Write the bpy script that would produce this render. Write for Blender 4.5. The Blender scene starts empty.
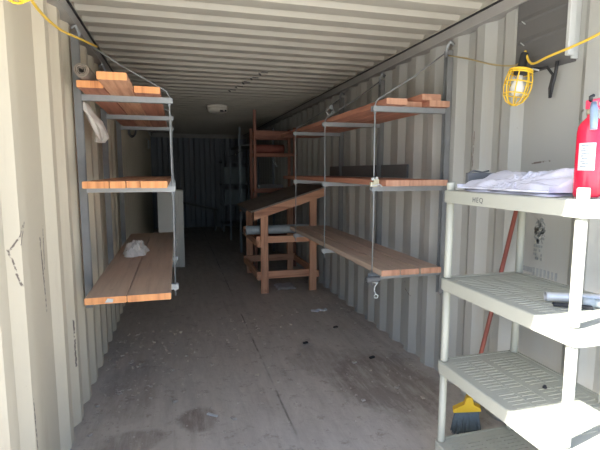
import bpy, bmesh, math, random
from mathutils import Vector, Matrix
random.seed(7)
S = bpy.context.scene
COL = S.collection

# ------------------------------------------------------------------ camera
cam_d = bpy.data.cameras.new('camera')
cam = bpy.data.objects.new('camera', cam_d)
COL.objects.link(cam)
cam_d.sensor_width = 36.0
cam_d.lens = 27.0
cam_d.clip_start = 0.02
cam_d.clip_end = 300
_f, _vx, _vy = 450.0, 176.0, 171.0
_Y = Vector((_vx - 300, -(_vy - 225), -_f)).normalized()      # container axis seen from the camera
_z = Vector((0, -_Y.z, _Y.y)).normalized()
if _z.y < 0: _z = -_z
_X = _Y.cross(_z)
cam.matrix_world = Matrix(((_X.x, _X.y, _X.z, 0.58), (_Y.x, _Y.y, _Y.z, 0.0), (_z.x, _z.y, _z.z, 1.46), (0, 0, 0, 1)))
S.camera = cam

# ------------------------------------------------------------------ light
W = bpy.data.worlds.new('sky'); S.world = W; W.use_nodes = True
wn = W.node_tree.nodes; wl = W.node_tree.links
sky = wn.new('ShaderNodeTexSky'); sky.sky_type = 'NISHITA'; sky.sun_disc = False
sky.sun_elevation = math.radians(45); sky.sun_rotation = math.radians(-100)
sky.air_density = 1.0; sky.dust_density = 2.0
tint = wn.new('ShaderNodeMix'); tint.data_type = 'RGBA'; tint.blend_type = 'MULTIPLY'; tint.inputs[0].default_value = 1.0
tint.inputs[7].default_value = (0.92, 0.97, 1.08, 1)
wl.new(sky.outputs[0], tint.inputs[6]); wl.new(tint.outputs[2], wn['Background'].inputs[0]); wn['Background'].inputs[1].default_value = 0.15
sd = bpy.data.lights.new('sun', 'SUN'); sd.energy = 6.0; sd.angle = math.radians(0.6); sd.color = (1.0, 0.97, 0.91)
sun = bpy.data.objects.new('sun', sd); COL.objects.link(sun)
sun.rotation_euler = Vector((0.95, 0.24, -1.0)).to_track_quat('-Z', 'Y').to_euler()
pd = bpy.data.lights.new('doorway_portal', 'AREA'); pd.shape = 'RECTANGLE'; pd.size = 2.5; pd.size_y = 2.4
pd.cycles.is_portal = True
po = bpy.data.objects.new('doorway_portal', pd); COL.objects.link(po)
po.location = (1.175, 0.9, 1.2); po.rotation_euler = (math.radians(90), 0, 0)
S.view_settings.view_transform = 'Standard'
S.view_settings.look = 'None'
S.view_settings.gamma = 1.0
S.view_settings.use_curve_mapping = False
S.view_settings.exposure = 1.92
S.cycles.max_bounces = 12
S.cycles.diffuse_bounces = 8

# ------------------------------------------------------------------ materials
def newmat(name, rough=0.7, metal=0.0):
    m = bpy.data.materials.new(name); m.use_nodes = True
    b = m.node_tree.nodes['Principled BSDF']
    b.inputs['Roughness'].default_value = rough; b.inputs['Metallic'].default_value = metal
    return m, m.node_tree.nodes, m.node_tree.links, b

def coords(n, l, scale=(1, 1, 1), rnd=True):
    tc = n.new('ShaderNodeTexCoord'); mp = n.new('ShaderNodeMapping'); mp.inputs['Scale'].default_value = scale
    l.new(tc.outputs['Object'], mp.inputs['Vector'])
    if rnd:
        oi = n.new('ShaderNodeObjectInfo'); ml = n.new('ShaderNodeMath'); ml.operation = 'MULTIPLY'; ml.inputs[1].default_value = 37.0
        l.new(oi.outputs['Random'], ml.inputs[0])
        cb = n.new('ShaderNodeCombineXYZ')
        for k in range(3): l.new(ml.outputs[0], cb.inputs[k])
        l.new(cb.outputs[0], mp.inputs['Location'])
    return mp.outputs['Vector']

def noise(n, l, vec, scale, detail=4, rough=0.6):
    t = n.new('ShaderNodeTexNoise'); t.inputs['Scale'].default_value = scale
    t.inputs['Detail'].default_value = detail; t.inputs['Roughness'].default_value = rough
    l.new(vec, t.inputs['Vector']); return t.outputs['Fac']

def ramp(n, l, fac, stops):
    r = n.new('ShaderNodeValToRGB'); e = r.color_ramp.elements
    while len(e) < len(stops): e.new(0.5)
    for i, (p, c) in enumerate(stops):
        e[i].position = p; e[i].color = (*c, 1) if len(c) == 3 else c
    l.new(fac, r.inputs[0]); return r.outputs['Color']

def mix(n, l, fac, a, b, mode='MIX'):
    m = n.new('ShaderNodeMix'); m.data_type = 'RGBA'; m.blend_type = mode
    for sock, v in ((m.inputs[0], fac), (m.inputs[6], a), (m.inputs[7], b)):
        if isinstance(v, (int, float)): sock.default_value = v
        elif isinstance(v, tuple): sock.default_value = (*v, 1)
        else: l.new(v, sock)
    return m.outputs[2]

def bump(n, l, b, h, strength=0.3, dist=0.01):
    bp = n.new('ShaderNodeBump'); bp.inputs['Strength'].default_value = strength; bp.inputs['Distance'].default_value = dist
    l.new(h, bp.inputs['Height']); l.new(bp.outputs[0], b.inputs['Normal'])

def plain(name, col, rough=0.6, metal=0.0, var=0.12, scale=20, bmp=0.0):
    m, n, l, b = newmat(name, rough, metal)
    f = noise(n, l, coords(n, l), scale)
    c = mix(n, l, f, tuple(max(0, v * (1 - var)) for v in col), tuple(min(1, v * (1 + var)) for v in col))
    l.new(c, b.inputs['Base Color'])
    if bmp: bump(n, l, b, f, bmp, 0.004)
    return m

def math2(n, l, op, a, b=None, clamp=False):
    m = n.new('ShaderNodeMath'); m.operation = op; m.use_clamp = clamp
    for i, v in enumerate((a, b)):
        if v is None: continue
        if isinstance(v, (int, float)): m.inputs[i].default_value = v
        else: l.new(v, m.inputs[i])
    return m.outputs[0]

def paint(name, base, base2, streak_axis='Z', marks=()):
    """aged container paint: patchy colour, rust specks, vertical runs, scratches (segments in y,z)"""
    m, n, l, b = newmat(name, 0.55)
    v = coords(n, l, rnd=False)
    c = mix(n, l, noise(n, l, v, 1.3, 5), base, base2)
    v2 = coords(n, l, (3, 3, 0.35), rnd=False)
    run = ramp(n, l, noise(n, l, v2, 2.4, 6, 0.7), [(0.56, (0, 0, 0)), (0.8, (1, 1, 1))])
    c = mix(n, l, math2(n, l, 'MULTIPLY', run, 0.4), c, (0.42, 0.33, 0.24))
    sp = ramp(n, l, noise(n, l, v, 26, 5, 0.75), [(0.68, (0, 0, 0)), (0.74, (1, 1, 1))])
    msk = ramp(n, l, noise(n, l, v, 2.1, 3), [(0.45, (0, 0, 0)), (0.7, (1, 1, 1))])
    c = mix(n, l, math2(n, l, 'MULTIPLY', sp, msk), c, (0.17, 0.10, 0.07))
    if marks:
        tc = n.new('ShaderNodeTexCoord'); sx = n.new('ShaderNodeSeparateXYZ'); l.new(tc.outputs['Object'], sx.inputs[0])
        wob = math2(n, l, 'MULTIPLY', math2(n, l, 'SUBTRACT', noise(n, l, v, 30, 3), 0.5), 0.02)
        yy = math2(n, l, 'ADD', sx.outputs['Y'], wob); zz = sx.outputs['Z']
        tot = None
        for (y0, z0, y1, z1, w) in marks:
            dy, dz = y1 - y0, z1 - z0; L2 = dy * dy + dz * dz
            a = math2(n, l, 'SUBTRACT', yy, y0); e = math2(n, l, 'SUBTRACT', zz, z0)
            t = math2(n, l, 'ADD', math2(n, l, 'MULTIPLY', a, dy / L2), math2(n, l, 'MULTIPLY', e, dz / L2), clamp=True)
            ry = math2(n, l, 'SUBTRACT', a, math2(n, l, 'MULTIPLY', t, dy)); rz = math2(n, l, 'SUBTRACT', e, math2(n, l, 'MULTIPLY', t, dz))
            d = math2(n, l, 'SQRT', math2(n, l, 'ADD', math2(n, l, 'MULTIPLY', ry, ry), math2(n, l, 'MULTIPLY', rz, rz)))
            k = math2(n, l, 'SUBTRACT', 1.0, math2(n, l, 'DIVIDE', d, w), clamp=True)
            tot = k if tot is None else math2(n, l, 'MAXIMUM', tot, k)
        brk = ramp(n, l, noise(n, l, v, 45, 3), [(0.38, (0, 0, 0)), (0.5, (1, 1, 1))])
        tot = math2(n, l, 'MULTIPLY', math2(n, l, 'MULTIPLY', tot, 2.0, clamp=True), brk)
        c = mix(n, l, tot, c, (0.16, 0.13, 0.11))
    l.new(c, b.inputs['Base Color'])
    bump(n, l, b, noise(n, l, v, 5, 4), 0.25, 0.01)
    return m

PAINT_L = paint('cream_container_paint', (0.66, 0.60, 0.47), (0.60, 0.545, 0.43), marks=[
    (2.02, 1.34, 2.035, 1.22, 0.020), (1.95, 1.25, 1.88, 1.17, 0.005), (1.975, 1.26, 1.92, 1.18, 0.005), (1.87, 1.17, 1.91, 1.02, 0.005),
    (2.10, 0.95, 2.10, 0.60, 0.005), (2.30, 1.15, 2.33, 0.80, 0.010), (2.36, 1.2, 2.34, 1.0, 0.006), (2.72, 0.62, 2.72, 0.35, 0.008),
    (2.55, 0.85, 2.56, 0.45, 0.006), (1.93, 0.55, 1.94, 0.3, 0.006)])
PAINT_R = paint('cool_lit_container_paint', (0.38, 0.385, 0.365), (0.44, 0.445, 0.415), marks=[
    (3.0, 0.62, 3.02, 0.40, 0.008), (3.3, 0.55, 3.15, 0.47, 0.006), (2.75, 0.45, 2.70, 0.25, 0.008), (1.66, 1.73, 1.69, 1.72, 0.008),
    (1.98, 1.50, 1.86, 1.51, 0.006), (2.42, 1.7, 2.43, 1.45, 0.005)])  # same cream paint, greyed to carry the cooler light on this side
PAINT_B = paint('deep_shade_container_paint', (0.17, 0.20, 0.235), (0.21, 0.235, 0.27))  # container paint darkened and blued to carry the shade of the far end
PAINT_C = paint('cream_ceiling_paint', (0.50, 0.475, 0.40), (0.40, 0.385, 0.34))
RAIL = plain('grey_rail_paint', (0.36, 0.35, 0.33), 0.6, 0, 0.15, 6)
STEEL = plain('galvanised_steel', (0.30, 0.32, 0.33), 0.5, 0.4, 0.15, 30)
STEEL_DULL = plain('dull_blue_grey_steel', (0.19, 0.195, 0.195), 0.6, 0.1, 0.2, 15)
BLACK = plain('black_rubber_and_shade', (0.02, 0.02, 0.022), 0.6)  # real rubber, and painted dark for the roof gap and pipe end
WHITE_PL = plain('cream_plastic', (0.40, 0.405, 0.345), 0.45, 0, 0.05, 4)
YELLOW = plain('yellow_plastic', (0.85, 0.55, 0.04), 0.4, 0, 0.06)
YCORD = plain('yellow_cord', (0.75, 0.50, 0.06), 0.5, 0, 0.06)
BCORD = plain('tan_cord', (0.42, 0.33, 0.16), 0.6, 0, 0.06)
RED = plain('red_enamel', (0.75, 0.02, 0.06), 0.25, 0, 0.04)
PINK = plain('red_lever', (0.72, 0.06, 0.12), 0.35)
LABELW = plain('white_label', (0.52, 0.55, 0.55), 0.5, 0, 0.05)
PRINT = plain('grey_print', (0.12, 0.15, 0.17), 0.6)
HOSE = plain('blue_grey_nozzle', (0.22, 0.29, 0.38), 0.5)
SHEET = plain('white_plastic_sheet', (0.66, 0.66, 0.73), 0.4, 0, 0.06, 8, 0.3)
RAGM = plain('white_cloth', (0.80, 0.77, 0.71), 0.9, 0, 0.08, 30, 0.4)
RAGD = plain('grey_burlap', (0.27, 0.23, 0.19), 0.95, 0, 0.25, 40, 0.6)
PAPER = plain('pale_film', (0.55, 0.55, 0.56), 0.4, 0, 0.15, 30, 0.3)
BROOMR = plain('red_broom_handle', (0.27, 0.075, 0.055), 0.45, 0, 0.2, 12)
BRIST = plain('blue_grey_bristle', (0.13, 0.17, 0.20), 0.7, 0, 0.3, 60)
BLUEP = plain('bright_blue_plastic', (0.05, 0.22, 0.45), 0.4)
VENT = plain('grey_vent_metal', (0.13, 0.128, 0.125), 0.6, 0.1, 0.12, 8)
VENTS = plain('lit_vent_edge', (0.55, 0.57, 0.56), 0.5, 0.1, 0.1, 8)  # vent metal lightened where the near flange faces the door light
TUBEM = plain('grey_pipe', (0.33, 0.38, 0.41), 0.45, 0.0, 0.12, 12)
REDRL = plain('rust_red_tarp', (0.26, 0.08, 0.06), 0.7, 0, 0.2, 15, 0.3)
DARKB = plain('dark_grey_board', (0.13, 0.135, 0.14), 0.7, 0, 0.15, 9)
CABW = plain('pale_cabinet_enamel', (0.78, 0.77, 0.71), 0.5, 0, 0.06, 6)
CABD = plain('cabinet_gap', (0.10, 0.10, 0.10), 0.7)
DGREY = plain('slate_metal', (0.16, 0.19, 0.22), 0.6, 0.2, 0.15, 6)
BOXM = plain('blue_grey_carton', (0.30, 0.36, 0.40), 0.8, 0, 0.12, 6)
LAMPM = plain('lamp_cover', (0.80, 0.76, 0.66), 0.5, 0, 0.15, 14)
BRASS = plain('pale_brass', (0.62, 0.58, 0.42), 0.4, 0.5, 0.15, 30)
MARKM = plain('faded_stencil', (0.29, 0.31, 0.31), 0.8, 0, 0.3, 60)
INK = plain('marker_ink', (0.10, 0.105, 0.11), 0.8)
DEBRIS = plain('grit', (0.42, 0.38, 0.33), 0.9, 0, 0.5, 30)
GROUND = plain('pale_gravel', (0.80, 0.76, 0.68), 0.95, 0, 0.2, 3, 0.3)
BULBM = plain('frosted_bulb', (0.82, 0.80, 0.74), 0.2, 0, 0.02)

def wood(name, axis, c1, c2, dark, dusty=0.0):
    m, n, l, b = newmat(name, 0.75)
    sc = [16, 16, 16]; sc[axis] = 0.9
    v = coords(n, l, tuple(sc))
    g = noise(n, l, v, 1.6, 6, 0.65)
    c = ramp(n, l, g, [(0.30, dark), (0.48, c1), (0.68, c2)])
    v2 = coords(n, l)
    kn = ramp(n, l, noise(n, l, v2, 7, 2, 0.4), [(0.70, (0, 0, 0)), (0.76, (1, 1, 1))])
    c = mix(n, l, math2(n, l, 'MULTIPLY', kn, 0.6), c, dark)
    if dusty:
        ds = ramp(n, l, noise(n, l, v2, 3, 4), [(0.3, (0.5, 0.5, 0.5)), (0.6, (1, 1, 1))])
        c = mix(n, l, math2(n, l, 'MULTIPLY', ds, dusty), c, (0.50, 0.43, 0.36))
        st = ramp(n, l, noise(n, l, v2, 5.5, 2, 0.4), [(0.72, (0, 0, 0)), (0.74, (1, 1, 1))])
        c = mix(n, l, math2(n, l, 'MULTIPLY', st, 0.7), c, (0.09, 0.055, 0.045))
    l.new(c, b.inputs['Base Color']); bump(n, l, b, g, 0.25, 0.003)
    return m
FRESH = ((0.62, 0.33, 0.20), (0.72, 0.42, 0.27), (0.36, 0.15, 0.09))
WX = wood('orange_lumber_x', 0, *FRESH); WY = wood('orange_lumber_y', 1, *FRESH); WZ = wood('orange_lumber_z', 2, *FRESH)
WEND = wood('lit_end_grain', 2, (0.74, 0.33, 0.13), (0.82, 0.40, 0.17), (0.52, 0.20, 0.08))  # end grain brightened to carry the light from the door
WYR = wood('red_brown_plank', 1, (0.46, 0.20, 0.13), (0.54, 0.25, 0.16), (0.28, 0.11, 0.07))
WDUST = wood('dusty_walnut_plank', 1, (0.58, 0.42, 0.31), (0.66, 0.49, 0.37), (0.38, 0.25, 0.18), 0.6)
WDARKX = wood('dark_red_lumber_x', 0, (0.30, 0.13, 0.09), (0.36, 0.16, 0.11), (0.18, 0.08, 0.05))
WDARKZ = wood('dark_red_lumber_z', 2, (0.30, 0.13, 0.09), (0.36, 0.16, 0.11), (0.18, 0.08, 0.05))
WTOP = wood('dark_plywood', 1, (0.12, 0.10, 0.09), (0.16, 0.13, 0.11), (0.07, 0.06, 0.05), 0.3)

def floor_mat():
    m, n, l, b = newmat('dusty_plywood_floor', 0.8)
    v = coords(n, l, rnd=False)
    c = mix(n, l, noise(n, l, v, 1.1, 6, 0.65), (0.38, 0.345, 0.305), (0.54, 0.495, 0.435))
    vs = coords(n, l, (9, 0.6, 1), rnd=False)
    c = mix(n, l, ramp(n, l, noise(n, l, vs, 1.5, 5), [(0.5, (0, 0, 0)), (0.75, (0.5, 0.5, 0.5))]), c, (0.33, 0.285, 0.245))
    tc = n.new('ShaderNodeTexCoord'); sx = n.new('ShaderNodeSeparateXYZ'); l.new(tc.outputs['Object'], sx.inputs[0])
    wob = math2(n, l, 'MULTIPLY', math2(n, l, 'SUBTRACT', noise(n, l, v, 4, 5, 0.7), 0.5), 0.9)
    v3 = coords(n, l, (6, 1.1, 1), rnd=False)
    c = mix(n, l, ramp(n, l, noise(n, l, v3, 2.2, 8, 0.75), [(0.42, (0, 0, 0)), (0.62, (0.55, 0.55, 0.55))]), c, (0.60, 0.55, 0.49))
    c = mix(n, l, ramp(n, l, noise(n, l, v, 9, 7, 0.8), [(0.55, (0, 0, 0)), (0.66, (0.7, 0.7, 0.7))]), c, (0.25, 0.20, 0.17))
    # stains: centre x, y, radius x, y, amount
    for (x, y, rx, ry, a) in ((1.95, 2.75, 0.40, 0.60, 0.60), (0.66, 2.58, 0.13, 0.15, 0.70), (1.60, 3.20, 0.22, 0.35, 0.35), (0.30, 2.45, 0.20, 0.12, 0.5), (0.25, 3.1, 0.2, 0.5, 0.3)):
        ex = math2(n, l, 'DIVIDE', math2(n, l, 'SUBTRACT', sx.outputs['X'], x), rx); ey = math2(n, l, 'DIVIDE', math2(n, l, 'SUBTRACT', sx.outputs['Y'], y), ry)
        d = math2(n, l, 'SQRT', math2(n, l, 'ADD', math2(n, l, 'MULTIPLY', ex, ex), math2(n, l, 'MULTIPLY', ey, ey)))
        d = math2(n, l, 'ADD', d, wob)
        k = math2(n, l, 'MULTIPLY', ramp(n, l, d, [(0.72, (a, a, a)), (1.05, (0, 0, 0))]), ramp(n, l, noise(n, l, v3, 3.0, 6, 0.7), [(0.38, (0.35, 0.35, 0.35)), (0.55, (1, 1, 1))]))
        c = mix(n, l, k, c, (0.16, 0.12, 0.10))
    # seam line with dirt
    e = math2(n, l, 'ABSOLUTE', math2(n, l, 'SUBTRACT', math2(n, l, 'ADD', sx.outputs['X'], math2(n, l, 'MULTIPLY', wob, 0.02)), 1.18))
    k = ramp(n, l, e, [(0.0, (1, 1, 1)), (0.010, (0, 0, 0))])
    k2 = ramp(n, l, noise(n, l, v, 3.0, 3), [(0.42, (0.05, 0.05, 0.05)), (0.60, (0.75, 0.75, 0.75))])
    c = mix(n, l, math2(n, l, 'MULTIPLY', k, k2), c, (0.05, 0.04, 0.035))
    sp = ramp(n, l, noise(n, l, v, 48, 3, 0.6), [(0.69, (0, 0, 0)), (0.72, (1, 1, 1))])
    c = mix(n, l, math2(n, l, 'MULTIPLY', sp, 0.35), c, (0.55, 0.52, 0.46))
    l.new(c, b.inputs['Base Color']); bump(n, l, b, noise(n, l, v, 14, 6), 0.35, 0.01)
    return m
FLOOR = floor_mat()

# ------------------------------------------------------------------ mesh helpers
class MB:
    def __init__(s): s.bm = bmesh.new()
    def box(s, x0, x1, y0, y1, z0, z1, bev=0.0, mi=0):
        vs = [s.bm.verts.new(p) for p in ((x0, y0, z0), (x1, y0, z0), (x1, y1, z0), (x0, y1, z0), (x0, y0, z1), (x1, y0, z1), (x1, y1, z1), (x0, y1, z1))]
        fs = [s.bm.faces.new([vs[i] for i in q]) for q in ((0, 3, 2, 1), (4, 5, 6, 7), (0, 1, 5, 4), (1, 2, 6, 5), (2, 3, 7, 6), (3, 0, 4, 7))]
        for f in fs: f.material_index = mi
        if bev:
            es = list({e for f in fs for e in f.edges})
            bmesh.ops.bevel(s.bm, geom=es, offset=bev, segments=2, affect='EDGES', profile=0.5)
        return fs
    def obox(s, c, ax, ay, az, hx, hy, hz):
        """box about centre c with axes"""
        c, ax, ay, az = Vector(c), Vector(ax).normalized(), Vector(ay).normalized(), Vector(az).normalized()
        vs = [s.bm.verts.new(c + ax * hx * i + ay * hy * j + az * hz * k) for k in (-1, 1) for (i, j) in ((-1, -1), (1, -1), (1, 1), (-1, 1))]
        for q in ((0, 3, 2, 1), (4, 5, 6, 7), (0, 1, 5, 4), (1, 2, 6, 5), (2, 3, 7, 6), (3, 0, 4, 7)): s.bm.faces.new([vs[i] for i in q])
    def tube(s, pts, r, seg=8, cap=True, closed=False):
        pts = [Vector(p) for p in pts]; n = len(pts); rings = []
        rr = r if isinstance(r, (list, tuple)) else [r] * n
        up = None
        for i, p in enumerate(pts):
            if closed: t = pts[(i + 1) % n] - pts[i - 1]
            else: t = pts[min(i + 1, n - 1)] - pts[max(i - 1, 0)]
            t.normalize()
            if up is None:
                up = Vector((0, 0, 1)) if abs(t.z) < 0.9 else Vector((1, 0, 0))
            a = t.cross(up).normalized(); b2 = a.cross(t).normalized(); up = b2
            rings.append([s.bm.verts.new(p + (a * math.cos(2 * math.pi * k / seg) + b2 * math.sin(2 * math.pi * k / seg)) * rr[i]) for k in range(seg)])
        m = n if closed else n - 1
        for i in range(m):
            A, B = rings[i], rings[(i + 1) % n]
            for k in range(seg):
                s.bm.faces.new((A[k], A[(k + 1) % seg], B[(k + 1) % seg], B[k])).smooth = True
        if cap and not closed:
            s.bm.faces.new(rings[0][::-1]); s.bm.faces.new(rings[-1])
    def lathe(s, c, axis, prof, seg=24, smooth=True):
        """prof: (t, r) along axis from c"""
        c = Vector(c); ax = Vector(axis).normalized(); u = Vector((0, 1, 0)) if abs(ax.y) < 0.9 else Vector((1, 0, 0))
        a = ax.cross(u).normalized(); b2 = ax.cross(a); rings = []
        for (t, r) in prof:
            rings.append([s.bm.verts.new(c + ax * t + (a * math.cos(2 * math.pi * k / seg) + b2 * math.sin(2 * math.pi * k / seg)) * max(r, 1e-4)) for k in range(seg)])
        for i in range(len(rings) - 1):
            for k in range(seg):
                s.bm.faces.new((rings[i][k], rings[i][(k + 1) % seg], rings[i + 1][(k + 1) % seg], rings[i + 1][k])).smooth = smooth
        s.bm.faces.new(rings[0][::-1]); s.bm.faces.new(rings[-1])
    def prism(s, poly, d0, d1, axis=1, mi=0):
        """poly in the plane perpendicular to axis (x,z for axis 1; y,z for 0; x,y for 2)"""
        def mk(p, d):
            return {0: (d, p[0], p[1]), 1: (p[0], d, p[1]), 2: (p[0], p[1], d)}[axis]
        A = [s.bm.verts.new(mk(p, d0)) for p in poly]; B = [s.bm.verts.new(mk(p, d1)) for p in poly]
        n = len(poly)
        for i in range(n): s.bm.faces.new((A[i], A[(i + 1) % n], B[(i + 1) % n], B[i])).material_index = mi
        s.bm.faces.new(A[::-1]); s.bm.faces.new(B)
    def build(s, name, mat, parent=None, loc=None):
        bmesh.ops.recalc_face_normals(s.bm, faces=s.bm.faces)
        me = bpy.data.meshes.new(name); s.bm.to_mesh(me); s.bm.free()
        for m in (mat if isinstance(mat, (list, tuple)) else [mat]): me.materials.append(m)
        o = bpy.data.objects.new(name, me); COL.objects.link(o)
        if parent: o.parent = parent
        if loc: o.location = loc
        return o

def tag(o, label, cat, group=None, kind=None):
    if label: o['label'] = label
    if cat: o['category'] = cat
    if group: o['group'] = group
    if kind: o['kind'] = kind
    return o
def thing(name, label, cat, loc, group=None, rz=0):
    o = bpy.data.objects.new(name, None); COL.objects.link(o); o.empty_display_size = 0.1
    o.location = loc; o.rotation_euler = (0, 0, rz)
    return tag(o, label, cat, group)
def struct(o): o['kind'] = 'structure'; return o
def copy_tree(o, loc, label):
    r = o.copy(); COL.objects.link(r); r.location = loc; r['label'] = label
    for ch in o.children:
        c = ch.copy(); COL.objects.link(c); c.parent = r
        for g in ch.children:
            d = g.copy(); COL.objects.link(d); d.parent = c
    return r

# ------------------------------------------------------------------ structure
Y0, Y1, HH, WW = 1.0, 12.0, 2.39, 2.35
def wall_profile():
    """(y, depth) of the side sheets, depth 0 = inner flats, 0.036 = outer flats"""
    P = [(Y0, 0.0), (1.10, 0.0), (1.15, 0.036), (1.28, 0.036), (1.33, 0.0), (1.40, 0.0), (1.46, 0.036), (1.53, 0.036), (1.58, 0.0), (1.66, 0.0), (1.71, 0.036), (2.06, 0.036), (2.12, 0.0), (2.19, 0.0), (2.25, 0.036), (2.30, 0.036)]
    y = 2.365
    while y < Y1 - 0.3:
        P += [(y, 0.0), (y + 0.07, 0.0), (y + 0.135, 0.036), (y + 0.198, 0.036)]
        y += 0.2635
    P.append((Y1 + 0.05, 0.036))
    return P
def sheet(prof, mk, lo, hi, th):
    mb = MB(); A = [[mb.bm.verts.new(mk(p[0], p[1] + t, e)) for p in prof] for (t, e) in ((0, lo), (0, hi), (th, hi), (th, lo))]
    for k in range(4):
        X, Yv = A[k], A[(k + 1) % 4]
        for i in range(len(prof) - 1): mb.bm.faces.new((X[i], X[i + 1], Yv[i + 1], Yv[i]))
    mb.bm.faces.new([A[k][0] for k in range(4)]); mb.bm.faces.new([A[k][-1] for k in range(4)])
    return mb
wp = wall_profile()
wpl = [(Y0, 0.0), (1.10, 0.0), (1.15, 0.036), (1.28, 0.036), (1.33, 0.0), (1.40, 0.0), (1.46, 0.036), (1.60, 0.036), (1.66, 0.0), (1.73, 0.0), (1.79, 0.036), (1.86, 0.036), (1.92, 0.0), (2.00, 0.0), (2.065, 0.036), (2.405, 0.036)]
y = 2.47
while y < Y1 - 0.3:
    wpl += [(y, 0.0), (y + 0.07, 0.0), (y + 0.135, 0.036), (y + 0.198, 0.036)]
    y += 0.2635
wpl.append((Y1 + 0.05, 0.036))
struct(sheet(wpl, lambda y, d, z: (-d, y, z), 0.0, 2.36, 0.004).build('wall_left', PAINT_L))
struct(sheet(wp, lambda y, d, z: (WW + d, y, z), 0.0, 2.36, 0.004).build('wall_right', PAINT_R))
bp_ = [(-0.03, 0.0)]; x = 0.02
while x < WW - 0.1:
    bp_ += [(x, 0.0), (x + 0.10, 0.0), (x + 0.14, 0.045), (x + 0.22, 0.045), (x + 0.26, 0.0)]; x += 0.261
bp_ = sorted(set(bp_)) + [(WW + 0.04, 0.0)]
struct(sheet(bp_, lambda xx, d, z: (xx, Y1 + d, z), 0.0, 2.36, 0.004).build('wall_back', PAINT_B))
rp = []; y = Y0 + 0.08
rp.append((Y0, 0.025))
while y < Y1 - 0.1:
    rp += [(y, 0.025), (y + 0.03, 0.0), (y + 0.12, 0.0), (y + 0.15, 0.025)]; y += 0.209
rp.append((Y1 + 0.05, 0.025))
struct(sheet(rp, lambda yy, d, xx: (xx, yy, HH + d), 0.04, WW - 0.04, 0.003).build('ceiling', PAINT_C))
mb = MB(); mb.box(-0.05, WW + 0.05, Y0 - 0.05, Y1 + 0.1, -0.03, 0.0); struct(mb.build('floor', FLOOR))
for k, (a, b2) in enumerate(((-0.05, 0.035), (WW - 0.035, WW + 0.05))):
    mb = MB(); s_ = 1 if k == 0 else -1
    xo = a if k == 0 else b2
    # top side rail: upright web plus a thin upper flange
    mb.prism([(a, 2.315), (b2, 2.315), (b2, 2.3755), (a, 2.3755)], Y0, Y1 + 0.05)
    struct(mb.build('trim_%d' % (k + 1), RAIL))
    mb = MB(); mb.box(a if k == 0 else WW - 0.046, 0.046 if k == 0 else b2, Y0, Y1, 2.3835, 2.45); struct(mb.build('trim_%d' % (k + 3), PAINT_C))
    mb = MB(); mb.box(a if k == 0 else WW - 0.047, 0.047 if k == 0 else b2, Y0, Y1, 2.376, 2.3834); struct(mb.build('trim_%d' % (k + 9), BLACK))
mb = MB(); mb.box(-0.05, WW + 0.05, Y1 - 0.03, Y1 + 0.1, 2.30, 2.47); struct(mb.build('trim_8', RAIL))
mb = MB(); mb.box(-0.06, WW + 0.06, Y0 - 0.06, Y0 + 0.05, 2.27, 2.47, 0.008); struct(mb.build('trim_5', PAINT_C))
for k, (a, b2) in enumerate(((-0.11, 0.0), (WW, WW + 0.11))):
    mb = MB(); mb.box(a, b2, Y0 - 0.06, Y0 + 0.06, -0.03, 2.27, 0.008); struct(mb.build('trim_%d' % (6 + k), PAINT_C))
# black strip painted for the shade in the gap between roof sheet and rail; ground outside
mb = MB(); mb.box(-25, 25, -30, Y0 - 0.07, -0.10, -0.05); struct(mb.build('ground', GROUND))
# faded stencil marks on the right wall flat panel (part of the wall)
wr = bpy.data.objects['wall_right']
mb = MB(); rnd = random.Random(3)
for i in range(70):
    y = rnd.uniform(1.86, 1.935); z = rnd.uniform(1.09, 1.215)
    if (y - 1.898) ** 2 / 0.038 ** 2 + (z - 1.155) ** 2 / 0.065 ** 2 > 1: continue
    mb.obox((2.3845, y, z), (1, 0, 0), (0, 1, rnd.uniform(-1, 1)), (0, rnd.uniform(-1, 1), 1), 0.0008, rnd.uniform(.003, .009), rnd.uniform(.003, .012))
for r_ in range(4):
    for c_ in range(5):
        if rnd.random() < .75: mb.box(2.3838, 2.3852, 1.875 + c_ * 0.012, 1.883 + c_ * 0.012, 1.065 - r_ * 0.022, 1.078 - r_ * 0.022)
mb.box(2.3838, 2.3852, 1.93, 2.03, 0.925, 0.952)
for k in range(7): mb.box(2.3838, 2.3852, 1.915 - k * 0.024, 1.928 - k * 0.024, 0.915, 0.955)
struct(mb.build('stencil_marks', MARKM, wr))

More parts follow.
